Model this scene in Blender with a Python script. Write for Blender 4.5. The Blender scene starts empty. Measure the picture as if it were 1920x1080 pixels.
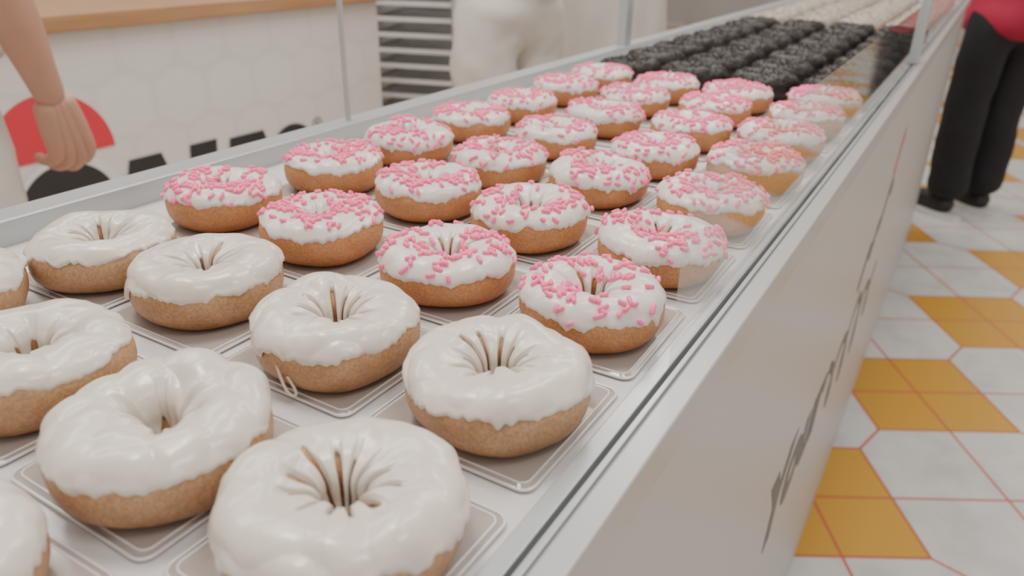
import bpy, math, random
from mathutils import Vector, Matrix, noise
random.seed(7)
FLOOR=-0.95
C=bpy.context.scene.collection

# ---------------------------------------------------------------- helpers
def link(o,parent=None):
    C.objects.link(o)
    if parent is not None: o.parent=parent
    return o
def top(o,label,cat,group=None,kind=None):
    o["label"]=label; o["category"]=cat
    if group: o["group"]=group
    if kind: o["kind"]=kind
    return o
def mesh_obj(name,verts,faces,mat=None,parent=None,smooth=False,loc=(0,0,0)):
    m=bpy.data.meshes.new(name); m.from_pydata([tuple(v) for v in verts],[],faces); m.update()
    if mat: m.materials.append(mat)
    if smooth:
        for p in m.polygons: p.use_smooth=True
    o=bpy.data.objects.new(name,m); o.location=loc
    return link(o,parent)
BF=[(0,3,2,1),(4,5,6,7),(0,1,5,4),(1,2,6,5),(2,3,7,6),(3,0,4,7)]
def multibox(name,boxes,mat,parent=None,bevel=0.0,loc=(0,0,0)):
    V=[];Fs=[]
    for lo,hi in boxes:
        x0,y0,z0=lo;x1,y1,z1=hi;n=len(V)
        V+=[(x0,y0,z0),(x1,y0,z0),(x1,y1,z0),(x0,y1,z0),(x0,y0,z1),(x1,y0,z1),(x1,y1,z1),(x0,y1,z1)]
        Fs+=[tuple(n+k for k in f) for f in BF]
    o=mesh_obj(name,V,Fs,mat,parent,loc=loc)
    if bevel>0:
        b=o.modifiers.new("bevel","BEVEL"); b.width=bevel; b.segments=3
    return o
def box(name,lo,hi,mat,parent=None,bevel=0.0,loc=(0,0,0)):
    return multibox(name,[(lo,hi)],mat,parent,bevel,loc)
def empty(name,loc,rot=0):
    e=bpy.data.objects.new(name,None); e.empty_display_size=.05; e.location=loc; e.rotation_euler=(0,0,rot)
    return link(e)
def curve_to_mesh(name,cu,m,parent,loc=(0,0,0),rot=(0,0,0),scale=(1,1,1)):
    t=bpy.data.objects.new("tmp",cu); C.objects.link(t); bpy.context.view_layer.update()
    dg=bpy.context.evaluated_depsgraph_get(); me=bpy.data.meshes.new_from_object(t.evaluated_get(dg)); me.name=name
    bpy.data.objects.remove(t,do_unlink=True)
    me.materials.clear(); me.materials.append(m)
    o=bpy.data.objects.new(name,me); o.location=loc; o.rotation_euler=rot; o.scale=scale
    return link(o,parent)

# ---------------------------------------------------------------- materials
def mat(name,col,rough=.5,metal=0.,noise_scale=None,noise_amt=0.,bump=0.,bump_scale=200,spec=None,coat=0,sss=0,glow=0):
    m=bpy.data.materials.new(name); m.use_nodes=True; nt=m.node_tree; b=nt.nodes["Principled BSDF"]
    b.inputs["Base Color"].default_value=(*col,1); b.inputs["Roughness"].default_value=rough; b.inputs["Metallic"].default_value=metal
    if spec is not None: b.inputs["Specular IOR Level"].default_value=spec
    if coat: b.inputs["Coat Weight"].default_value=coat; b.inputs["Coat Roughness"].default_value=.15
    if glow: b.inputs["Emission Color"].default_value=(*col,1); b.inputs["Emission Strength"].default_value=glow
    if sss:
        b.inputs["Subsurface Weight"].default_value=sss; b.inputs["Subsurface Radius"].default_value=(1,.7,.5); b.inputs["Subsurface Scale"].default_value=.004
    tc=nt.nodes.new("ShaderNodeTexCoord")
    if noise_scale:
        n=nt.nodes.new("ShaderNodeTexNoise"); n.inputs["Scale"].default_value=noise_scale; n.inputs["Detail"].default_value=4
        nt.links.new(tc.outputs["Object"],n.inputs["Vector"])
        mx=nt.nodes.new("ShaderNodeMix"); mx.data_type='RGBA'
        mx.inputs[6].default_value=(*[c*(1-noise_amt) for c in col],1); mx.inputs[7].default_value=(*[min(1,c*(1+noise_amt)) for c in col],1)
        nt.links.new(n.outputs["Fac"],mx.inputs[0]); nt.links.new(mx.outputs[2],b.inputs["Base Color"])
    if bump:
        n=nt.nodes.new("ShaderNodeTexNoise"); n.inputs["Scale"].default_value=bump_scale; n.inputs["Detail"].default_value=3
        nt.links.new(tc.outputs["Object"],n.inputs["Vector"])
        bp=nt.nodes.new("ShaderNodeBump"); bp.inputs["Strength"].default_value=bump; bp.inputs["Distance"].default_value=.001
        nt.links.new(n.outputs["Fac"],bp.inputs["Height"]); nt.links.new(bp.outputs[0],b.inputs["Normal"])
    return m
M_icing=mat("white_icing",(.76,.685,.60),.27,noise_scale=45,noise_amt=.09,bump=.5,bump_scale=75,coat=.28,sss=.12)
M_pinkicing=mat("cream_icing",(.79,.715,.66),.30,noise_scale=40,noise_amt=.05,bump=.35,bump_scale=85,coat=.2,sss=.1)
M_sprinkle=mat("pink_sprinkle",(1.0,.19,.36),.35,glow=.16)  # faint emission added to brighten the pink; sprinkles are no light source
def dough_mat(name,c_low,c_mid,c_hole):
    m=bpy.data.materials.new(name); m.use_nodes=True; nt=m.node_tree; b=nt.nodes["Principled BSDF"]
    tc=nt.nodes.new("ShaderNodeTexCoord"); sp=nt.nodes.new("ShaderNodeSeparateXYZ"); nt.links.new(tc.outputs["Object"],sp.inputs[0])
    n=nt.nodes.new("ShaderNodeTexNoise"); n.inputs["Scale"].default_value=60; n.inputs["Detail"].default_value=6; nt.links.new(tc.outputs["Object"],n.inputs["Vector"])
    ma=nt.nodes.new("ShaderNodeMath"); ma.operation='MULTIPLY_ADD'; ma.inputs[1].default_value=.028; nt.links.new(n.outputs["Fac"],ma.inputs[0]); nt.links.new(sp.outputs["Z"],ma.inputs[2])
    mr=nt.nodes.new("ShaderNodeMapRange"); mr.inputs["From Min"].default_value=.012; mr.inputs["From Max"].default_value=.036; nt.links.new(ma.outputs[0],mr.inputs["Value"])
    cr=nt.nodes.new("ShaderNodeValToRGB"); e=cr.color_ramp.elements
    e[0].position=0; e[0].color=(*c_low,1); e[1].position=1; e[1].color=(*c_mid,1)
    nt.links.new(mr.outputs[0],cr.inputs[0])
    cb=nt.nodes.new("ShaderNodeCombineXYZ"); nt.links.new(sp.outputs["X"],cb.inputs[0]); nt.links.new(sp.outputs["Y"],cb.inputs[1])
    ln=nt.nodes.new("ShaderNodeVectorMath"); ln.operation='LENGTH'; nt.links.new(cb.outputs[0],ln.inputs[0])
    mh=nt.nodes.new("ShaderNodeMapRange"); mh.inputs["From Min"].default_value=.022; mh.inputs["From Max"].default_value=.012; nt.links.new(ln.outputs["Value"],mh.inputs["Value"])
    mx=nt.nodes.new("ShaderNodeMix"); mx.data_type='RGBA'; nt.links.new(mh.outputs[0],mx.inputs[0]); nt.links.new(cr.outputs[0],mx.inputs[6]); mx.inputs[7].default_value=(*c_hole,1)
    n2=nt.nodes.new("ShaderNodeTexNoise"); n2.inputs["Scale"].default_value=600; n2.inputs["Detail"].default_value=3; nt.links.new(tc.outputs["Object"],n2.inputs["Vector"])
    hsv=nt.nodes.new("ShaderNodeHueSaturation"); mr2=nt.nodes.new("ShaderNodeMapRange"); mr2.inputs["From Min"].default_value=.3;mr2.inputs["From Max"].default_value=.7;mr2.inputs["To Min"].default_value=.80; mr2.inputs["To Max"].default_value=1.18
    nt.links.new(n2.outputs["Fac"],mr2.inputs["Value"]); nt.links.new(mr2.outputs[0],hsv.inputs["Value"]); nt.links.new(mx.outputs[2],hsv.inputs["Color"]); nt.links.new(hsv.outputs[0],b.inputs["Base Color"])
    bp=nt.nodes.new("ShaderNodeBump"); bp.inputs["Strength"].default_value=.5; bp.inputs["Distance"].default_value=.0005; nt.links.new(n2.outputs["Fac"],bp.inputs["Height"]); nt.links.new(bp.outputs[0],b.inputs["Normal"])
    b.inputs["Roughness"].default_value=.5
    return m
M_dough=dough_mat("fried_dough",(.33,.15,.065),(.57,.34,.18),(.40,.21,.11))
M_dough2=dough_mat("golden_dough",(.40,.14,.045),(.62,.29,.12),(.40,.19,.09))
M_choc=mat("chocolate_dough",(.018,.012,.010),.45,noise_scale=90,noise_amt=.5,bump=.8,bump_scale=400)
M_choccrumb=mat("chocolate_crumbs",(.022,.014,.012),.45,noise_scale=300,noise_amt=.6)
M_whitecrumb=mat("pale_crumbs",(.44,.37,.29),.6,noise_scale=300,noise_amt=.2)
M_beige=mat("beige_icing",(.46,.40,.34),.4,noise_scale=60,noise_amt=.1)
M_white=mat("pale_rail_metal",(.52,.52,.515),.3,noise_scale=8,noise_amt=.015,metal=.35)
M_deck=mat("white_deck",(.78,.77,.775),.22,noise_scale=6,noise_amt=.02)
M_panel=mat("white_panel",(.53,.515,.505),.36,noise_scale=3,noise_amt=.02)
M_alu=mat("pale_aluminium",(.50,.53,.54),.28,metal=.4,noise_scale=40,noise_amt=.03)
M_gap=mat("grey_strip",(.27,.27,.27),.7,noise_scale=50,noise_amt=.1)  # flat grey for the strips that fill the case's dark gaps
M_plate=mat("tan_plate_surface",(.45,.40,.365),.10,noise_scale=30,noise_amt=.05,spec=.7)
M_acryl=mat("clear_acrylic_rim",(.84,.82,.81),.06,noise_scale=60,noise_amt=.05,spec=1.0,coat=.8)
M_black=mat("black_vinyl",(.03,.03,.033),.45,noise_scale=20,noise_amt=.1)
M_grey=mat("dark_grey_vinyl",(.13,.125,.125),.5,noise_scale=20,noise_amt=.1)
M_red=mat("red_vinyl",(.68,.045,.07),.45,noise_scale=10,noise_amt=.06)
M_whitev=mat("white_vinyl",(.80,.78,.76),.45,noise_scale=10,noise_amt=.03)
M_dullred=mat("dull_red_vinyl",(.60,.08,.08),.45,noise_scale=10,noise_amt=.06)
M_steel=mat("stainless_steel",(.60,.60,.59),.3,metal=.5,noise_scale=30,noise_amt=.1)
M_dark=mat("pale_grey_enamel",(.50,.485,.46),.4,noise_scale=15,noise_amt=.15)
M_skin=mat("skin",(.56,.31,.22),.5,noise_scale=30,noise_amt=.09,bump=.3,bump_scale=200,sss=.1)
M_cloth=mat("white_cotton",(.66,.62,.575),.85,noise_scale=9,noise_amt=.10,bump=.4,bump_scale=40)
M_trous=mat("black_cotton",(.013,.013,.016),.85,noise_scale=20,noise_amt=.2,bump=.5,bump_scale=60)
M_shirt=mat("red_jersey",(.42,.02,.06),.8,noise_scale=20,noise_amt=.1)
M_hair=mat("brown_hair",(.075,.038,.024),.5,noise_scale=60,noise_amt=.5,bump=.6,bump_scale=120)
M_shoe=mat("black_shoe",(.02,.02,.02),.5,noise_scale=40,noise_amt=.2)
M_sole=mat("pale_sole",(.7,.68,.65),.6,noise_scale=40,noise_amt=.1)
M_wood=bpy.data.materials.new("warm_wood"); M_wood.use_nodes=True
nt=M_wood.node_tree; b=nt.nodes["Principled BSDF"]; tc=nt.nodes.new("ShaderNodeTexCoord"); mp=nt.nodes.new("ShaderNodeMapping"); mp.inputs["Scale"].default_value=(2,25,25)
n=nt.nodes.new("ShaderNodeTexNoise"); n.inputs["Scale"].default_value=2; cr=nt.nodes.new("ShaderNodeValToRGB")
cr.color_ramp.elements[0].color=(.32,.16,.07,1); cr.color_ramp.elements[1].color=(.52,.31,.16,1)
nt.links.new(tc.outputs["Object"],mp.inputs[0]); nt.links.new(mp.outputs[0],n.inputs["Vector"]); nt.links.new(n.outputs["Fac"],cr.inputs[0]); nt.links.new(cr.outputs[0],b.inputs["Base Color"]); b.inputs["Roughness"].default_value=.4
def mth(op,a,b_=None,c=None):
    x=nt.nodes.new("ShaderNodeMath"); x.operation=op
    for i,v in enumerate((a,b_,c)):
        if v is None: continue
        if isinstance(v,(int,float)): x.inputs[i].default_value=v
        else: nt.links.new(v,x.inputs[i])
    return x.outputs[0]
def glass_mat(name,mul,add):
    global nt
    M=bpy.data.materials.new(name); M.use_nodes=True
    nt=M.node_tree; nt.nodes.clear()
    out=nt.nodes.new("ShaderNodeOutputMaterial"); mix=nt.nodes.new("ShaderNodeMixShader"); tr=nt.nodes.new("ShaderNodeBsdfTransparent"); gl=nt.nodes.new("ShaderNodeBsdfGlossy")
    tr.inputs[0].default_value=(.985,.99,.985,1); gl.inputs["Roughness"].default_value=.05; gl.inputs[0].default_value=(.97,.96,.94,1)
    geo=nt.nodes.new("ShaderNodeNewGeometry"); dot=nt.nodes.new("ShaderNodeVectorMath"); dot.operation='DOT_PRODUCT'
    nt.links.new(geo.outputs["True Normal"],dot.inputs[0]); nt.links.new(geo.outputs["Incoming"],dot.inputs[1])
    ab=mth('ABSOLUTE',dot.outputs["Value"]); om=mth('SUBTRACT',1.0,ab); pw=mth('POWER',om,5.0); fr=mth('MULTIPLY_ADD',pw,mul,add)
    nt.links.new(fr,mix.inputs[0]); nt.links.new(tr.outputs[0],mix.inputs[1]); nt.links.new(gl.outputs[0],mix.inputs[2]); nt.links.new(mix.outputs[0],out.inputs[0])
    return M
M_glass=glass_mat("clear_glass",.90,.12)
M_glassfar=glass_mat("clear_glass_weak",.55,.05)  # same clear glass, reflection strength turned down for the far pane

# floor tiles
M_floor=bpy.data.materials.new("patterned_floor_tile"); M_floor.use_nodes=True
nt=M_floor.node_tree; b=nt.nodes["Principled BSDF"]; tc=nt.nodes.new("ShaderNodeTexCoord")
mp=nt.nodes.new("ShaderNodeMapping"); mp.vector_type='POINT'
P=.64; ang=math.radians(14.8)
cx,cy=2.155,-.065
rx=(cx*math.cos(ang)-cy*math.sin(ang))/P; ry=(cx*math.sin(ang)+cy*math.cos(ang))/P
mp.inputs["Rotation"].default_value=(0,0,ang); mp.inputs["Scale"].default_value=(1/P,1/P,1)
mp.inputs["Location"].default_value=(.5-rx+20,.5-ry+20,0)
nt.links.new(tc.outputs["Object"],mp.inputs[0]); sp=nt.nodes.new("ShaderNodeSeparateXYZ"); nt.links.new(mp.outputs[0],sp.inputs[0])
qx=mth('ABSOLUTE',mth('SUBTRACT',mth('FRACT',sp.outputs[0]),.5)); qy=mth('ABSOLUTE',mth('SUBTRACT',mth('FRACT',sp.outputs[1]),.5))
s=mth('ADD',qx,qy)
yel=mth('LESS_THAN',s,.409)
lw=.0078
l1=mth('LESS_THAN',mth('ABSOLUTE',mth('SUBTRACT',s,.409)),lw)
l2=mth('LESS_THAN',mth('ABSOLUTE',mth('SUBTRACT',qx,qy)),lw)
l3=mth('MULTIPLY',mth('LESS_THAN',mth('MINIMUM',qx,qy),lw*.7),mth('GREATER_THAN',s,.409))
ln=mth('MAXIMUM',l1,mth('MAXIMUM',l2,l3))
n=nt.nodes.new("ShaderNodeTexNoise"); n.inputs["Scale"].default_value=9; n.inputs["Detail"].default_value=7; nt.links.new(tc.outputs["Object"],n.inputs["Vector"])
cr=nt.nodes.new("ShaderNodeValToRGB"); cr.color_ramp.elements[0].position=.3; cr.color_ramp.elements[0].color=(.63,.625,.61,1); cr.color_ramp.elements[1].position=.55; cr.color_ramp.elements[1].color=(.76,.75,.72,1); nt.links.new(n.outputs["Fac"],cr.inputs[0])
m1=nt.nodes.new("ShaderNodeMix"); m1.data_type='RGBA'; nt.links.new(yel,m1.inputs[0]); nt.links.new(cr.outputs[0],m1.inputs[6]); m1.inputs[7].default_value=(.70,.37,.045,1)
m2=nt.nodes.new("ShaderNodeMix"); m2.data_type='RGBA'; nt.links.new(ln,m2.inputs[0]); nt.links.new(m1.outputs[2],m2.inputs[6]); m2.inputs[7].default_value=(.60,.14,.07,1)
nt.links.new(m2.outputs[2],b.inputs["Base Color"]); b.inputs["Roughness"].default_value=.35
# printed counter front: faint pale hexagons
M_print=bpy.data.materials.new("printed_white_front"); M_print.use_nodes=True
nt=M_print.node_tree; b=nt.nodes["Principled BSDF"]; tc=nt.nodes.new("ShaderNodeTexCoord"); mp=nt.nodes.new("ShaderNodeMapping"); mp.inputs["Scale"].default_value=(5.5,0,5.5/.866)
nt.links.new(tc.outputs["Object"],mp.inputs[0]); sp=nt.nodes.new("ShaderNodeSeparateXYZ"); nt.links.new(mp.outputs[0],sp.inputs[0])
row=mth('FLOOR',sp.outputs[2]); off=mth('MULTIPLY',mth('MODULO',mth('ADD',row,50.0),2.0),.5)
fx=mth('ABSOLUTE',mth('SUBTRACT',mth('FRACT',mth('ADD',mth('ADD',sp.outputs[0],off),50.0)),.5)); fz=mth('ABSOLUTE',mth('SUBTRACT',mth('FRACT',mth('ADD',sp.outputs[2],50.0)),.5))
dd=mth('MAXIMUM',mth('MULTIPLY',fx,2.0),mth('ADD',fx,mth('MULTIPLY',fz,1.5)))
cr=nt.nodes.new("ShaderNodeValToRGB"); cr.color_ramp.elements[0].position=.80; cr.color_ramp.elements[0].color=(.765,.735,.71,1); cr.color_ramp.elements[1].position=1.0; cr.color_ramp.elements[1].color=(.72,.69,.665,1)
nt.links.new(dd,cr.inputs[0]); nt.links.new(cr.outputs[0],b.inputs["Base Color"]); b.inputs["Roughness"].default_value=.3

# ---------------------------------------------------------------- donuts
def sgp(v,e): return math.copysign(abs(v)**e,v)
def sst(x,a,b_): 
    t=min(1,max(0,(x-a)/(b_-a))); return t*t*(3-2*t)
class Donut:
    def __init__(s,seed,k=9,hole=.0105,notch=70,deep=205,edge=14,lump=1.0,oval=0.0,flat=1.0,vary=.35,irr=2.2,wf=.9,plug=.62,fun=1.3):
        s.r=random.Random(seed); s.o=Vector((seed*3.7,seed*1.9,seed*.7)); s.k=k; s.hole=hole; s.notch=notch; s.deep=deep; s.edge=edge; s.lump=lump; s.oval=oval; s.irr=irr; s.wf=wf; s.plug=plug; s.fun=fun
        s.ph=s.r.uniform(0,6.28)
        s.Rc=.0286; s.ro=.0157; s.zc=.0182; s.ht=.0138*flat
        s.nk=[s.r.uniform(1-vary,1.08) for _ in range(k)]
    def fold(s,th):
        a=th*s.k+s.ph+s.irr*noise.noise(Vector((math.cos(th)*1.8,math.sin(th)*1.8,0))+s.o)
        idx=int(math.floor((a)/(2*math.pi)+.5))%s.k
        return sst(math.cos(a),-.05,s.wf)*s.nk[idx]
    def pt(s,th,ph,off=0,ice=False):
        c=math.cos(ph); sn=math.sin(ph)
        ct,st=math.cos(th),math.sin(th)
        n1=noise.noise(Vector((ct*.9,st*.9,0))+s.o)
        n2=noise.noise(Vector((ct*1.3,st*1.3,4))+s.o)
        rc=s.Rc*(1+.04*n1)
        hole=s.hole*(1+.35*n2+s.oval*math.cos(2*(th-1)))
        if c<0 and sn<0: hole*=(1-s.plug*sst(-sn,0,.45))
        rh=s.ro*(1+.07*n2) if c>0 else (rc-hole)
        hv=s.ht*(1+.12*n1) if sn>0 else .0182
        x=sgp(c,.84) if sn<0 else sgp(c,.88); z=sgp(sn,.78 if sn>0 else .72)
        if c<0 and sn>0: x=-(abs(c)**s.fun)
        rad=rc+rh*x
        fo=s.fold(th) if c<0 else 0
        if c<0:
            w=sst(-c,.25,.85)
            rad+=w*(.0026*fo-.0012)
        zz=s.zc+hv*z
        if sn>0 and c<0: zz-=.0016*fo*sst(-c,.2,.85)
        nx,nz=c/rh,sn/hv; L=math.hypot(nx,nz); nx/=L; nz/=L
        p=Vector((rad*ct,rad*st,zz))
        q=p*28+s.o
        d=off+noise.noise(q)*.0016*s.lump
        if ice:
            d+=(abs(noise.noise(p*42+s.o*2))-.2)*.0034*s.lump+noise.noise(p*110+s.o)*.0007
        else:
            d+=noise.noise(p*160+s.o)*.0002
            if sn<.35 and c>0: d+=.0006*math.sin(min(1,max(0,(.35-sn)/.9))*math.pi)
        p=p+Vector((nx*ct,nx*st,nz))*d
        if p.z<0: p.z=0
        return p,Vector((nx*ct,nx*st,nz))
    def edges(s,th):
        ct,st=math.cos(th),math.sin(th)
        po=s.edge+15*noise.noise(Vector((ct*1.9,st*1.9,9))+s.o)+10*noise.noise(Vector((ct*4.3,st*4.3,2))+s.o)+8*noise.noise(Vector((ct*13,st*13,2))+s.o)
        f=s.fold(th)
        pi=s.deep-s.notch*min(f,1.08)+18*noise.noise(Vector((ct*3.5,st*3.5,5))+s.o)
        return math.radians(po),math.radians(pi)
    def ice(s,th,u,T=.0014):
        po,pi=s.edges(th); ph=po+(pi-po)*u
        e=min(1,u/.04); e2=min(1,(1-u)/.05)
        t=-.0007+(T+.0007)*math.sqrt(max(0,1-(1-e)**2))*math.sqrt(max(0,1-(1-e2)**2))
        t+=T*.25*math.exp(-((u-.05)/.045)**2)
        return s.pt(th,ph,t,True)
    def dough_mesh(s,name,m,nt_=160,np_=48):
        V=[];Fa=[]
        for i in range(nt_):
            th=2*math.pi*i/nt_
            for j in range(np_): V.append(s.pt(th,2*math.pi*j/np_)[0])
        for i in range(nt_):
            for j in range(np_):
                Fa.append((i*np_+j,((i+1)%nt_)*np_+j,((i+1)%nt_)*np_+(j+1)%np_,i*np_+(j+1)%np_))
        return mk(name,V,Fa,m)
    def ice_mesh(s,name,m,nt_=320,np_=54):
        V=[];Fa=[]
        us=[(j/(np_-1))*.65+.35*(.5-.5*math.cos(math.pi*j/(np_-1))) for j in range(np_)]
        for i in range(nt_):
            th=2*math.pi*i/nt_
            for u in us: V.append(s.ice(th,u)[0])
        for i in range(nt_):
            for j in range(np_-1):
                Fa.append((i*np_+j,((i+1)%nt_)*np_+j,((i+1)%nt_)*np_+j+1,i*np_+j+1))
        return mk(name,V,Fa,m)
    def sprinkle_mesh(s,name,m,N=120,L=.0034,R=.00148):
        V=[];Fa=[]; c_=0
        while c_<N:
            th=s.r.uniform(0,2*math.pi)
            u=min(.78,max(.06,s.r.gauss(.47,.18)))
            if s.r.random()<.25: u=s.r.uniform(.04,.7)
            p,nn=s.ice(th,u)
            if noise.noise(p*38+s.o)<s.r.uniform(-.45,.3): continue
            c_+=1
            ref=Vector((s.r.uniform(-1,1),s.r.uniform(-1,1),s.r.uniform(-1,1)))
            t=(ref-nn*ref.dot(nn)).normalized(); t=(t+nn*s.r.uniform(-.12,.2)).normalized()
            b1=t.cross(nn).normalized(); b2=t.cross(b1)
            ctr=p+nn*R*.75; LL=L*s.r.uniform(.7,1.15); n0=len(V); S=8
            rings=[(-LL,.0),(-LL+.0003,.55),(-LL+.0010,.95),(LL-.0010,.95),(LL-.0003,.55),(LL,0)]
            V.append(ctr+t*rings[0][0])
            for (a,rr) in rings[1:5]:
                for q in range(S):
                    an=2*math.pi*q/S; V.append(ctr+t*a+(b1*math.cos(an)+b2*math.sin(an))*R*rr)
            V.append(ctr+t*rings[5][0]); last=len(V)-1
            for q in range(S): Fa.append((n0,n0+1+(q+1)%S,n0+1+q))
            for g in range(3):
                for q in range(S):
                    a=n0+1+g*S+q; b_=n0+1+g*S+(q+1)%S; Fa.append((a,b_,b_+S,a+S))
            for q in range(S): Fa.append((last,n0+1+3*S+q,n0+1+3*S+(q+1)%S))
        return mk(name,V,Fa,m)
    def crumb_mesh(s,name,m,N=260,sz=.0022):
        V=[];Fa=[]
        for _ in range(N):
            th=s.r.uniform(0,2*math.pi); u=s.r.uniform(.0,.9); p,nn=s.ice(th,u)
            R=Matrix.Rotation(s.r.uniform(0,6),3,'X')@Matrix.Rotation(s.r.uniform(0,6),3,'Z'); n0=len(V)
            z=sz*s.r.uniform(.5,1.2)
            for a in [(-1,-1,-1),(1,-1,-1),(1,1,-1),(-1,1,-1),(-1,-1,1),(1,-1,1),(1,1,1),(-1,1,1)]:
                v=p+nn*z*.2+R@(Vector(a)*z*s.r.uniform(.6,1)); v.z=max(v.z,.0005); V.append(v)
            Fa+=[tuple(n0+k for k in f) for f in BF]
        return mk(name,V,Fa,m,False)
def mk(name,V,Fa,m,smooth=True):
    me=bpy.data.meshes.new(name); me.from_pydata([tuple(v) for v in V],[],Fa); me.materials.append(m)
    if smooth:
        for p in me.polygons: p.use_smooth=True
    me.update(); return me
PZ=.0032
K=1.0175
def place(kind,parts,x,y,rot,scale,label,cat,group,z=PZ):
    e=empty(kind,(x,y,z),rot); e.scale=(scale,scale,scale)
    top(e,label,cat,group)
    for nm,me,st in parts:
        o=bpy.data.objects.new(nm,me); link(o,e)
        if st: o["kind"]="stuff"
    return e
whites=[
 (.156,.163,dict(seed=11,k=12,hole=.0112,notch=90,deep=210,edge=8,lump=1.25),1.15,1.03,"large white iced donut with deep pleated centre hole"),
 (.150,.259,dict(seed=12,k=6,hole=.0120,notch=12,deep=196,edge=12,oval=.22,lump=1.3,plug=.45,fun=1.1),.4,1.03,"white iced donut with wide smooth oval hole"),
 (.262,.163,dict(seed=13,k=12,hole=.0108,notch=90,deep=210,edge=12,lump=1.25),.55,1.02,"white iced donut with star-pleated hole on clear plate"),
 (.260,.263,dict(seed=14,k=11,hole=.0100,notch=86,deep=208,edge=10,lump=1.4),1.6,1.01,"white iced donut with a thin string of dripped icing"),
 (.265,.374,dict(seed=15,k=10,hole=.0088,notch=80,deep=208,edge=8,lump=1.4),2.3,1.01,"white iced donut with small pleated hole"),
 (.259,.468,dict(seed=16,k=11,hole=.0108,notch=84,deep=206,edge=18,lump=1.3),.2,1.0,"white iced donut with wide hole near rear rail"),
 (.154,.363,dict(seed=17,k=8,hole=.0120,notch=50,deep=192,edge=18,vary=.6,lump=1.4,fun=1.15),2.9,1.03,"white iced donut with lumpy icing inside the hole"),
 (.170,.485,dict(seed=18,k=7,hole=.010,notch=60,deep=205,edge=10),1.0,1.0,"white iced donut with glossy smooth glaze"),
 (.050,.262,dict(seed=19,k=7,hole=.010,notch=60,deep=205,edge=0),.0,1.02,"white iced donut with thick glaze on clear plate"),
]
for (x,y,pr,rot,sc,lab) in whites:
    d=Donut(**pr)
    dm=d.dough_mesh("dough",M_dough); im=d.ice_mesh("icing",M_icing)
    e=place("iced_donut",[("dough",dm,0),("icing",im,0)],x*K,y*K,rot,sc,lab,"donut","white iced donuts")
    if pr["seed"]==14:
        cu=bpy.data.curves.new("c",'CURVE'); cu.dimensions='3D'; cu.bevel_depth=.0008; cu.bevel_resolution=3
        pts=[(-.038,.008,.028),(-.0430,.002,.020),(-.0460,-.006,.006),(-.0450,-.010,.0012),(-.0425,-.012,.003),(-.0440,-.007,.012)]
        R=Matrix.Rotation(-rot,3,'Z'); s_=cu.splines.new('NURBS'); s_.points.add(len(pts)-1); s_.use_endpoint_u=True; s_.order_u=3
        for q,pp in zip(s_.points,pts):
            v=R@Vector(pp); q.co=(v.x,v.y,v.z,1)
        curve_to_mesh("icing_drip",cu,M_icing,e)
pinkpos=[(.365,.162),(.468,.159),(.578,.158),(.702,.156),(.820,.160),(.935,.159),(1.046,.159),
 (.364,.264),(.470,.264),(.587,.262),(.691,.251),(.809,.254),(.926,.264),(1.018,.264),
 (.368,.378),(.478,.365),(.584,.362),(.697,.363),(.810,.358),(.923,.368),(1.028,.364),
 (.375,.488),(.486,.476),(.593,.475),(.703,.473),(.813,.472),(.935,.475),(1.050,.474)]
PV=[]
for k in range(7):
    d=Donut(seed=30+k,k=[10,8,9,10,8,10,9][k],hole=[.0112,.0080,.0095,.0105,.0080,.0112,.0090][k],notch=70,deep=208,edge=[8,16,10,6,14,8,12][k])
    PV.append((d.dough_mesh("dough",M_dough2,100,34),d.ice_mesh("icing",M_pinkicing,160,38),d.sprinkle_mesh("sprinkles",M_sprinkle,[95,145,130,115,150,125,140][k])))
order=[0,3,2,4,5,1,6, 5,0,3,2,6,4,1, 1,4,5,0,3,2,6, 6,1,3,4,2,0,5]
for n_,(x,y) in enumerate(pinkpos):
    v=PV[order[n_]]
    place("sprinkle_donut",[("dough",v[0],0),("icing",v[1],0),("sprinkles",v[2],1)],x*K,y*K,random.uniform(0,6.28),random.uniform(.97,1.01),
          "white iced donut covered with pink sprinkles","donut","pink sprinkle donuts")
dc=Donut(seed=60,k=7,hole=.0105,notch=30,deep=200,edge=-30,lump=1.0)
DC=(dc.dough_mesh("dough",M_choc,60,26),dc.ice_mesh("icing",M_choc,90,30),dc.crumb_mesh("crumbs",M_choccrumb,260,.0013))
dl=Donut(seed=61,k=7,hole=.0105,notch=30,deep=200,edge=-10,lump=1.3)
DL=(dl.dough_mesh("dough",M_dough2,50,22),dl.ice_mesh("icing",M_beige,60,22),dl.crumb_mesh("crumbs",M_whitecrumb,140,.0016))
for i in range(9,26):
    for j in range(4):
        ch=i<17
        v=DC if ch else DL
        x=(.1453+.1109*i)*1.014+.010+random.uniform(-.001,.001); y=.160+.1065*j+random.uniform(-.001,.001)
        place("chocolate_donut" if ch else "crumb_donut",[("dough",v[0],0),("icing",v[1],0),("crumbs",v[2],1)],x,y,random.uniform(0,6.28),random.uniform(1.05,1.08),
          "dark chocolate donut coated in chocolate crumbs" if ch else "beige iced donut coated in light crumbs","donut","chocolate crumb donuts" if ch else "beige crumb donuts",z=.001)

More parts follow.
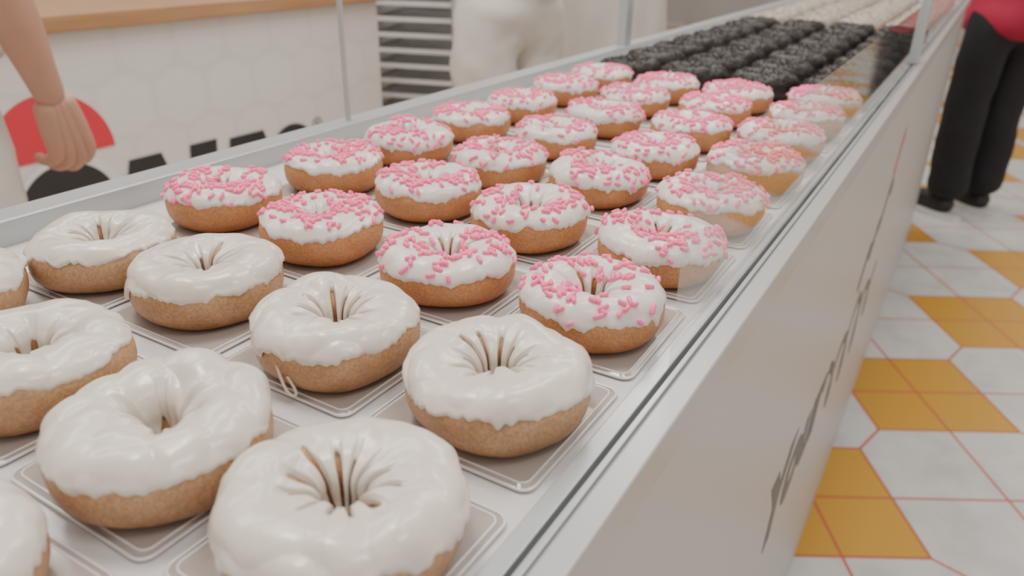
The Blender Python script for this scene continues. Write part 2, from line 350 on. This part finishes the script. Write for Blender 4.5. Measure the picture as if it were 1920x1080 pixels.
# ---------------------------------------------------------------- plates
def rrect(h,r,z,n=5):
    out=[]
    for cx_,cy_,a0 in [(h-r,h-r,0),(-h+r,h-r,90),(-h+r,-h+r,180),(h-r,-h+r,270)]:
        for k in range(n+1):
            a=math.radians(a0+90*k/n); out.append(Vector((cx_+r*math.cos(a),cy_+r*math.sin(a),z)))
    return out
H=.0473
base_loops=[rrect(H-.0015,.005,0),rrect(H-.0008,.005,.0012),rrect(H-.0035,.004,.0024)]
V=[];Fa=[]
for L in base_loops: V+=L
n_=len(base_loops[0])
for g in range(2):
    for k in range(n_): Fa.append((g*n_+k,g*n_+(k+1)%n_,(g+1)*n_+(k+1)%n_,(g+1)*n_+k))
Fa.append(tuple(range(2*n_,3*n_))); Fa.append(tuple(reversed(range(0,n_))))
ME_plate=mk("plate",V,Fa,M_plate,False)
def tube(h,r,z,rad):
    V=[];Fa=[];S=8;P_=rrect(h,r,z)
    for k,p in enumerate(P_):
        d=Vector((p.x-math.copysign(h-r,p.x) if abs(p.x)>h-r-1e-9 else 0,p.y-math.copysign(h-r,p.y) if abs(p.y)>h-r-1e-9 else 0,0))
        d=d.normalized() if d.length>0 else Vector((1,0,0))
        for q in range(S):
            a=2*math.pi*q/S; V.append(p+d*rad*math.cos(a)+Vector((0,0,rad*math.sin(a))))
    N=len(P_)
    for k in range(N):
        for q in range(S): Fa.append((k*S+q,((k+1)%N)*S+q,((k+1)%N)*S+(q+1)%S,k*S+(q+1)%S))
    return V,Fa
V1,F1=tube(H,.006,.0014,.0008); V2,F2=tube(H-.0032,.0045,.0022,.0006)
ME_rim=mk("rim",V1+V2,F1+[tuple(k+len(V1) for k in f) for f in F2],M_acryl)
for i in range(-1,9):
    for j in range(4):
        if (i,j) in ((-1,2),(-1,3)): continue
        x=.1541+.1109*i+(.0051 if i<2 else 0); y=.1689+.1036*j
        if (i,j)==(-1,1): x+=.006
        p=bpy.data.objects.new("display_plate",ME_plate); p.location=(x,y,.0003); p.rotation_euler=(0,0,random.uniform(-.02,.02)); link(p)
        top(p,"square clear acrylic plate with raised double rim under donut","plate","clear display plates")
        r_=bpy.data.objects.new("rim",ME_rim); link(r_,p)

# ---------------------------------------------------------------- display case
X0,X1=-.5,3.6
case=empty("display_case",(1.5,.34,FLOOR)); top(case,"long white glass-sided display case filled with rows of donuts","display case")
O=Vector((-1.5,-.34,-FLOOR))
def cbox(name,lo,hi,m,bev=0):
    return box(name,Vector(lo)+O,Vector(hi)+O,m,case,bev)
def sheet(name,x0,x1,y,z0,z1,m):
    return mesh_obj(name,[Vector(q)+O for q in ((x0,y,z0),(x1,y,z0),(x1,y,z1),(x0,y,z1))],[(0,1,2,3)],m,case)
cbox("deck",(X0,.104,-.03),(X1,.598,0),M_deck)
cbox("front_rail",(X0,.083,-.012),(X1,.0957,.012),M_white,.0012)
cbox("gap_strip",(X0,.0957,-.020),(X1,.0970,.0100),M_gap)  # grey strip filling the gap between rail and glass channel
multibox("glass_channel",[(Vector(a)+O,Vector(b_)+O) for a,b_ in [((X0,.0970,-.02),(X1,.1003,.0115)),((X0,.1047,-.02),(X1,.1135,.0075))]],M_alu,case,.0006)
cbox("front_panel",(X0,.0915,FLOOR+.0),(X1,.103,-.0145),M_panel,.001)
cbox("shadow_strip",(X0,.0885,-.0145),(X1,.103,-.0122),M_gap)  # solid grey strip painting in the shaded seam under the rail
cbox("back_panel",(X0,.600,FLOOR),(X1,.612,-.03),M_panel)
cbox("end_panel",(X0,.103,FLOOR),(X0+.012,.600,-.03),M_panel)
cbox("end_panel",(X1-.012,.103,FLOOR),(X1,.600,-.03),M_panel)
cbox("back_rail",(X0,.588,-.03),(X1,.618,.020),M_alu,.002)
GT=.116
sheet("glass_pane",.335,1.573,.1025,.002,GT,M_glass)
sheet("glass_pane",1.597,X1,.1025,.002,.44,M_glassfar)
cbox("glass_joint",(.643,.600,.012),(.6455,.606,.44),M_alu)
cbox("post",(1.573,.094,.012),(1.597,.110,.44),M_alu,.002)
cbox("post",(1.415,.594,.018),(1.445,.612,.44),M_alu,.002)
cbox("top_rail",(1.573,.094,.44),(X1,.110,.455),M_alu,.002)
cbox("top_rail",(X0,.594,.44),(X1,.612,.455),M_alu,.002)
def text(name,body,loc,size,m,parent,shear=0,ext=.0003,sx=1,off=0):
    cu=bpy.data.curves.new(name,'FONT'); cu.body=body; cu.size=size; cu.extrude=ext; cu.shear=shear; cu.offset=off
    return curve_to_mesh(name,cu,m,parent,loc,(math.radians(90),0,0),(sx,1,1))
text("lettering","Your",Vector((.745,.0912,-.480))+O,.155,M_grey,case,shear=.2,sx=1.2,off=.007)
def stroke(name,pts,m,r,parent,off=O,flat=.0006):
    cu=bpy.data.curves.new(name,'CURVE'); cu.dimensions='3D'; cu.bevel_depth=r; cu.bevel_resolution=2
    s_=cu.splines.new('NURBS'); s_.points.add(len(pts)-1); s_.use_endpoint_u=True; s_.order_u=4
    for q,p in zip(s_.points,pts): v=Vector(p)+off; q.co=(v.x,v.y,v.z,1)
    o=curve_to_mesh(name,cu,m,parent)
    y0=(Vector(pts[0])+off).y
    for v in o.data.vertices: v.co.y=y0+(v.co.y-y0)*flat/r
    return o
yy=.0912
loops=[]
for k in range(48):
    t=k/47; loops.append((1.16+.56*t+.045*math.sin(t*25),yy,-.47-.01*t+.060*math.cos(t*25)*(1-.3*math.sin(t*9))))
stroke("lettering",loops,M_grey,.011,case)
stroke("lettering",[(1.36,yy,-.35),(1.44,yy,-.27),(1.46,yy,-.35),(1.50,yy,-.25),(1.54,yy,-.31),(1.60,yy,-.19),(1.64,yy,-.24)],M_grey,.016,case)
stroke("lettering",[(1.60,yy,-.20),(1.61,yy,-.16),(1.66,yy,-.13)],M_dullred,.020,case)

# ---------------------------------------------------------------- room
def structure(o): o["kind"]="structure"; return o
structure(box("floor",(-4,-4,FLOOR-.05),(11,5,FLOOR),M_floor))
M_wall=mat("pale_wall",(.55,.52,.50),.7,noise_scale=2,noise_amt=.15)
structure(box("wall_back",(-4,5,FLOOR),(11,5.1,2.2),M_wall))
structure(box("wall_end",(11,-4,FLOOR),(11.1,5.1,2.2),M_wall))

# ---------------------------------------------------------------- rear counter
cnt=empty("service_counter",(1.0,2.3,FLOOR)); top(cnt,"white printed service counter with warm wood worktop","counter")
OC=Vector((-1.0,-2.3,-FLOOR))
box("body",Vector((-1.2,2.02,FLOOR))+OC,Vector((2.36,2.6,-.03))+OC,M_print,cnt)
box("worktop",Vector((-1.25,1.99,-.03))+OC,Vector((2.39,2.65,.012))+OC,M_wood,cnt,.004)
def disc(name,c,r,m,y,a0=0,a1=360,r0=0.0,parent=cnt,off=OC):
    n_=64; V=[];Fa=[]
    for k in range(n_+1):
        a=math.radians(a0+(a1-a0)*k/n_)
        V.append(Vector((c[0]+r*math.cos(a),y,c[1]+r*math.sin(a)))+off); V.append(Vector((c[0]+r0*math.cos(a),y,c[1]+r0*math.sin(a)))+off)
    for k in range(n_): Fa.append((2*k,2*k+1,2*k+3,2*k+2))
    o=mesh_obj(name,V,Fa,m,parent); s_=o.modifiers.new("s","SOLIDIFY"); s_.thickness=.001; s_.offset=0
    return o
disc("emblem",(1.05,-.340),.165,M_red,2.018,0,180)
disc("emblem",(1.065,-.495),.158,M_whitev,2.0155)
disc("emblem",(1.055,-.495),.138,M_black,2.013)
def poly(name,pts,m,y):
    V=[Vector((a,y,b_))+OC for a,b_ in pts]; o=mesh_obj(name,V,[tuple(range(len(V)))],m,cnt); s_=o.modifiers.new("s","SOLIDIFY"); s_.thickness=.001; return o
tz=-.392
poly("lettering",[(1.17,tz-.26),(1.245,tz),(1.35,tz),(1.43,tz-.26),(1.34,tz-.26),(1.32,tz-.17),(1.27,tz-.17),(1.25,tz-.26)],M_black,2.017)
poly("lettering",[(1.42,tz-.26),(1.45,tz),(1.55,tz),(1.52,tz-.26)],M_black,2.017)
poly("lettering",[(1.56,tz-.26),(1.60,tz-.01),(1.74,tz-.01),(1.76,tz-.07),(1.69,tz-.09),(1.66,tz-.26)],M_black,2.017)
disc("lettering",(1.87,tz-.125),.110,M_black,2.017,0,360,.045)
disc("emblem",(1.993,-.43),.024,M_grey,2.017,0,360,.0205)
text("lettering","R",Vector((1.982,2.016,-.443))+OC,.036,M_grey,cnt)

# ---------------------------------------------------------------- racks with pans
def cyl(r,h,n=20):
    V=[];Fa=[]
    for k in range(n):
        a=2*math.pi*k/n; V+=[Vector((r*math.cos(a),-h/2,r*math.sin(a))),Vector((r*math.cos(a),h/2,r*math.sin(a)))]
    for k in range(n): q=(k+1)%n; Fa.append((2*k,2*k+1,2*q+1,2*q))
    Fa.append(tuple(2*k for k in range(n))); Fa.append(tuple(2*k+1 for k in reversed(range(n))))
    return V,Fa
def rack(x,y,rot,n0,z0,dz):
    e=empty("pan_rack",(x,y,FLOOR),rot); top(e,"tall stainless steel sheet pan rack on casters","rack")
    w,d=.26,.22
    for sx in (-1,1):
        for sy in (-1,1):
            box("upright",(sx*w-.012,sy*d-.012,.08),(sx*w+.012,sy*d+.012,1.75),M_steel,e,.002)
            mesh_obj("caster",*cyl(.035,.025),M_black,e,True,loc=(sx*w,sy*d,.035))
    for k in range(n0):
        z=z0+dz*k
        multibox("runner",[((-w,-d-.01,z),(w,-d+.02,z+.004)),((-w,d-.02,z),(w,d+.01,z+.004))],M_steel,e)
    multibox("frame",[((-w,-d-.012,1.72),(w,-d+.012,1.75)),((-w,d-.012,1.72),(w,d+.012,1.75)),((-w-.012,-d,1.72),(-w+.012,d,1.75)),((w-.012,-d,1.72),(w+.012,d,1.75)),
                      ((-w,-d-.012,.08),(w,-d+.012,.10)),((-w,d-.012,.08),(w,d+.012,.10))],M_steel,e)
    return e
def pan_mesh():
    w,d=.235,.195
    return [((-w,-d,0),(w,d,.002)),((-w,-d,0),(w,-d+.003,.020)),((-w,d-.003,0),(w,d,.020)),((-w,-d,0),(-w+.003,d,.020)),((w-.003,-d,0),(w,d,.020))]
M_pan=mat("bright_aluminium",(.84,.84,.83),.35,metal=.2,noise_scale=20,noise_amt=.08)
for (x,y,rot) in ((2.97,2.24,.3),(3.98,2.05,.3)):
    e=rack(x,y,rot,13,.40,.066)
    for k in range(13):
        o=multibox("sheet_pan",pan_mesh(),M_pan,None); o.location=(x,y,FLOOR+.40+.066*k+.0045); o.rotation_euler=(0,0,rot)
        top(o,"shallow aluminium sheet pan sliding in steel rack","baking tray","sheet pans in the rack")
ov=empty("backdrop",(3.3,2.95,FLOOR)); top(ov,"invented pale grey enamel box with steel door behind the pan rack","backdrop")
box("body",(-.75,-.30,.10),(.75,.30,1.9),M_dark,ov,.01)  # made-up box, added to set the tone seen between the rack's pans
box("door",(-.68,-.33,.30),(.68,-.302,1.2),M_steel,ov,.005)
box("handle",(-.5,-.37,1.12),(.5,-.345,1.145),M_steel,ov,.004)
for sx in (-1,1):
    for sy in (-1,1): box("leg",(sx*.65-.03,sy*.24-.03,0),(sx*.65+.03,sy*.24+.03,.10),M_dark,ov)

# ---------------------------------------------------------------- people
TEX=bpy.data.textures.new("folds",'CLOUDS'); TEX.noise_scale=.13; TEX.noise_depth=2
def skin(name,verts,edges,m,parent,roots=(0,),sub=2,wrinkle=0):
    me=bpy.data.meshes.new(name); me.from_pydata([v[:3] for v in verts],edges,[]); me.materials.append(m)
    o=bpy.data.objects.new(name,me); link(o,parent)
    sk=o.modifiers.new("Skin","SKIN"); sk.use_smooth_shade=True
    for i,v in enumerate(verts):
        d=me.skin_vertices[0].data[i]; r=v[3]; ry=v[4] if len(v)>4 else r
        d.radius=(r,ry); d.use_root=(i in roots)
    s_=o.modifiers.new("Sub","SUBSURF"); s_.levels=sub+(1 if wrinkle else 0); s_.render_levels=s_.levels
    if wrinkle:
        dm=o.modifiers.new("folds","DISPLACE"); dm.texture=TEX; dm.strength=wrinkle; dm.mid_level=.5
    return o
def person(x,y,rot,height,label,pose,trm,shirtm,hairm,long_hair,sleeve,apron=False,wide=1.0,hs=1.0,wr_=.03):
    e=empty("person",(x,y,FLOOR),rot); s_=height/1.70; e.scale=(s_,s_,s_); top(e,label,"person")
    V=[(0,0,.95,.115,.10),(0,0,1.08,.105,.085),(0,0,1.27,.125,.10),(0,0,1.42,.075),(.01,0,1.49,.052),(.03,0,1.57,.080,.075),(.025,0,1.64,.088,.08),(.01,0,1.69,.05)]
    Ed=[(0,1),(1,2),(2,3),(3,4),(4,5),(5,6),(6,7)]
    lw_=pose.get("stance",.10)
    legs={sd:[(.0,sd*lw_*.9,.88),(.015,sd*lw_,.50),(-.01,sd*lw_*1.05,.10),(.06,sd*lw_*1.1,.035),(.14,sd*lw_*1.15,.025)] for sd in (1,-1)}
    arms=pose["arms"]
    for sd in (1,-1):
        n0=len(V)
        for p,r in zip(legs[sd],(.085,.058,.040,.034,.028)): V.append((*p,r))
        Ed+=[(0,n0)]+[(n0+k,n0+k+1) for k in range(4)]
    roots=[0]
    for sd in (1,-1):
        sh,el,wr=arms[sd]; n0=len(V)
        mid=tuple(.65*el[k]+.35*wr[k] for k in range(3)); mid2=tuple(.2*el[k]+.8*wr[k] for k in range(3))
        V+=[(*sh,.056),(*el,.040),(*mid,.043,.038),(*mid2,.029,.026),(*wr,.028,.023)]
        Ed+=[(3,n0),(n0,n0+1),(n0+1,n0+2),(n0+2,n0+3),(n0+3,n0+4)]
        W_=Vector(wr); dn=(W_-Vector(el)).normalized(); dn=(dn+Vector((0,0,-.3))).normalized()
        fw=Vector((1,0,0)); fw=(fw-dn*fw.dot(dn)).normalized(); inn=Vector((0,-sd,0)); h_=hs
        for k,(o_,l1,l2,l3) in enumerate([(.0245,.078,.034,.028),(.0080,.084,.038,.030),(-.0085,.080,.036,.028),(-.0240,.070,.029,.024)]):
            n1=len(V); roots.append(n1)
            A=W_+fw*o_*.5*h_-dn*.020; B=W_+(fw*o_+dn*l1)*h_; Cc=B+(dn*(.66-.10*k)+inn*(.62+.08*k)-fw*.06*k)*l2*h_; D=Cc+(-dn*.05+inn*.95-fw*.18)*l3*.75*h_; E_=D+(inn*.2-dn*.95)*l3*.5*h_
            V+=[(*A,.0190*h_),(*((A+B)/2),.0180*h_),(*B,.0132*h_),(*Cc,.0104*h_),(*D,.0092*h_),(*E_,.0078*h_)]
            Ed+=[(n1+q,n1+q+1) for q in range(5)]
        n1=len(V); roots.append(n1)
        A=W_+(fw*.010+dn*.010)*h_; B=W_+(fw*.034+dn*.052+inn*.018)*h_; Cc=B+(dn*.036-fw*.004+inn*.016)*h_; D=Cc+(dn*.022-fw*.016+inn*.012)*h_
        V+=[(*A,.018*h_),(*B,.0140*h_),(*Cc,.0112*h_),(*D,.0090*h_)]; Ed+=[(n1+q,n1+q+1) for q in range(3)]
    n1=len(V); V+=[(.10,0,1.585,.012),(.125,0,1.57,.010)]; Ed.append((n1,n1+1)); roots.append(n1)
    for sd in (1,-1):
        n1=len(V); V+=[(.03,sd*.083,1.60,.012),(.025,sd*.09,1.57,.010)]; Ed.append((n1,n1+1)); roots.append(n1)
    skin("body",V,Ed,M_skin,e,roots)
    for sd in (1,-1):
        skin("eye",[(.104,sd*.032,1.605,.009),(.108,sd*.032,1.603,.008)],[(0,1)],M_black,e,(0,),1)
    skin("mouth",[(.106,-.022,1.535,.006),(.112,0,1.532,.007),(.106,.022,1.535,.006)],[(0,1),(1,2)],M_red,e,(0,),1)
    T=[(0,0,1.02,.135*wide,.12),(0,0,.93,.150*wide,.13)]; TE=[(0,1)]
    for sd in (1,-1):
        l=legs[sd]; n0=len(T)
        th=Vector(l[0]); kn=Vector(l[1]); an=Vector(l[2])
        T+=[(*(th+Vector((0,0,-.05))),.106*wide),(*th.lerp(kn,.5),.103*wide),(*kn,.098*wide),(*kn.lerp(an,.5),.096*wide),(*(an+Vector((0,0,-.02))),.095*wide)]
        TE+=[(1,n0)]+[(n0+k,n0+k+1) for k in range(4)]
    skin("trousers",T,TE,trm,e,(0,),2,wr_)
    hem=pose.get("hem",.93)
    S=[(0,0,hem,.235,.20),(0,0,(hem+1.08)/2,.215,.18),(0,0,1.08,.160,.14),(0,0,1.27,.155,.125),(0,0,1.40,.09)]; SE=[(0,1),(1,2),(2,3),(3,4)]
    for sd in (1,-1):
        sh,el,wr=[Vector(q) for q in arms[sd]]; n0=len(S)
        S+=[(*sh,.075),(*sh.lerp(el,.35),.068),(*sh.lerp(el,sleeve),.062)]; SE+=[(3,n0),(n0,n0+1),(n0+1,n0+2)]
    skin("shirt",S,SE,shirtm,e,(0,),2,wr_)
    Hh=[(-.02,0,1.66,.095),(-.05,0,1.60,.085)]; HE=[(0,1)]
    if long_hair:
        Hh+=[(-.09,.01,1.48,.07,.08),(-.22,.04,1.25,.09,.09),(-.28,.07,1.08,.09,.08),(-.30,.09,.94,.075,.06),(-.295,.10,.83,.045,.03)]; HE+=[(k,k+1) for k in range(1,6)]
    skin("hair",Hh,HE,hairm,e,(0,))
    for sd in (1,-1):
        an=Vector(legs[sd][2])
        skin("shoe",[(an.x-.055,an.y,.060,.050),(an.x+.04,an.y+sd*.003,.060,.054),(an.x+.13,an.y+sd*.008,.056,.050),(an.x+.20,an.y+sd*.01,.050,.036)],[(0,1),(1,2),(2,3)],M_shoe,e,(0,))
        sp_=[]
        for k in range(24):
            a=2*math.pi*k/24; sp_.append((an.x+.07+.178*math.cos(a),an.y+sd*.005+(.068+.006*math.cos(a))*math.sin(a)))
        VV=[(p[0],p[1],0) for p in sp_]+[(p[0],p[1],.026) for p in sp_]
        FF=[tuple(reversed(range(24))),tuple(range(24,48))]+[(k,(k+1)%24,24+(k+1)%24,24+k) for k in range(24)]
        mesh_obj("sole",VV,FF,M_sole,e)
    if apron:
        VV=[];FF=[]; nn=60; mm=14
        for i in range(mm+1):
            z=1.10-.57*i/mm
            for j in range(nn+1):
                a=math.radians(20+320*j/nn); rr=.250+.03*i/mm+(.004+.010*i/mm)*math.sin(j*.9+i*.12)
                VV.append((-.9*rr*math.cos(a)*-1,1.08*rr*math.sin(a),z))
        for i in range(mm):
            for j in range(nn): q=i*(nn+1)+j; FF.append((q,q+1,q+nn+2,q+nn+1))
        o=mesh_obj("apron",VV,FF,M_cloth,e,True); ss=o.modifiers.new("s","SOLIDIFY"); ss.thickness=.004
    return e
rest={1:[(0,.18,1.38),(-.03,.23,1.10),(.02,.25,.86)],-1:[(0,-.18,1.38),(-.03,-.23,1.10),(.02,-.25,.86)]}
work={1:[(0,.18,1.38),(.03,.22,1.12),(.27,.12,1.16)],-1:[(0,-.18,1.38),(.03,-.22,1.12),(.27,-.12,1.16)]}
person(.555,1.54,0,1.70,"person in white uniform with bare forearm hanging at side",
       dict(arms={1:rest[1],-1:[(.0,-.18,1.38),(.105,-.215,1.105),(.165,-.190,.880)]}),M_cloth,M_cloth,M_hair,False,.6,wide=1.12,hs=1.15)
person(2.40,1.45,math.radians(80),1.75,"person in loose draped white trousers and white shirt",dict(arms=work,hem=.98,stance=.13),M_cloth,M_cloth,M_hair,False,.9,apron=False,wide=1.15,wr_=.055)
person(3.3,1.5,math.radians(60),1.72,"person in white apron and white trousers near second rack",dict(arms=work,hem=.95),M_cloth,M_cloth,M_hair,False,.5,apron=True,wide=1.05,wr_=.03)
person(3.97,-.07,math.radians(50),1.66,"person in loose black trousers, red shirt and long hair",
       dict(arms={1:[(0,.15,1.38),(-.02,.16,1.16),(.15,.04,1.20)],-1:[(0,-.15,1.38),(-.02,-.17,1.16),(.15,-.06,1.18)]},hem=.78,stance=.105),M_trous,M_shirt,M_hair,True,.95,wide=.98,wr_=.022)

# ---------------------------------------------------------------- light
w=bpy.data.worlds.new("world"); bpy.context.scene.world=w; w.use_nodes=True
w.node_tree.nodes["Background"].inputs[0].default_value=(1,.945,.89,1); w.node_tree.nodes["Background"].inputs[1].default_value=.72
def area(x,y,z,sx,sy,p,col=(1,.95,.90)):
    l=bpy.data.lights.new("ceiling_light",'AREA'); l.shape='RECTANGLE'; l.size=sx; l.size_y=sy; l.energy=p; l.color=col
    o=bpy.data.objects.new("ceiling_light",l); o.location=(x,y,z); C.objects.link(o)
area(.5,.9,2.1,.5,.5,22); area(1.8,.2,2.1,1.6,.25,18); area(3.6,1.2,2.1,1.0,1.0,28); area(.2,-.9,2.1,.8,.4,12); area(1.2,3.0,2.1,2.0,.5,28); area(1.0,1.5,2.1,1.6,.3,14)

# ---------------------------------------------------------------- camera
psi,th,ro,f,h=.5349,.4424,.0165,1415.5,.2189
Fv=Vector((math.cos(th)*math.cos(psi),math.cos(th)*math.sin(psi),-math.sin(th)))
R=Vector((math.sin(psi),-math.cos(psi),0)); U=R.cross(Fv)
R2=R*math.cos(ro)+U*math.sin(ro); U2=-R*math.sin(ro)+U*math.cos(ro)
cam=bpy.data.cameras.new("camera"); co=bpy.data.objects.new("camera",cam); C.objects.link(co)
co.matrix_world=Matrix((( R2.x,U2.x,-Fv.x,0),(R2.y,U2.y,-Fv.y,0),(R2.z,U2.z,-Fv.z,h),(0,0,0,1)))
cam.sensor_width=36; cam.lens=f/1920*36; cam.clip_start=.01
cam.dof.use_dof=True; cam.dof.focus_distance=.46; cam.dof.aperture_fstop=8
bpy.context.scene.camera=co
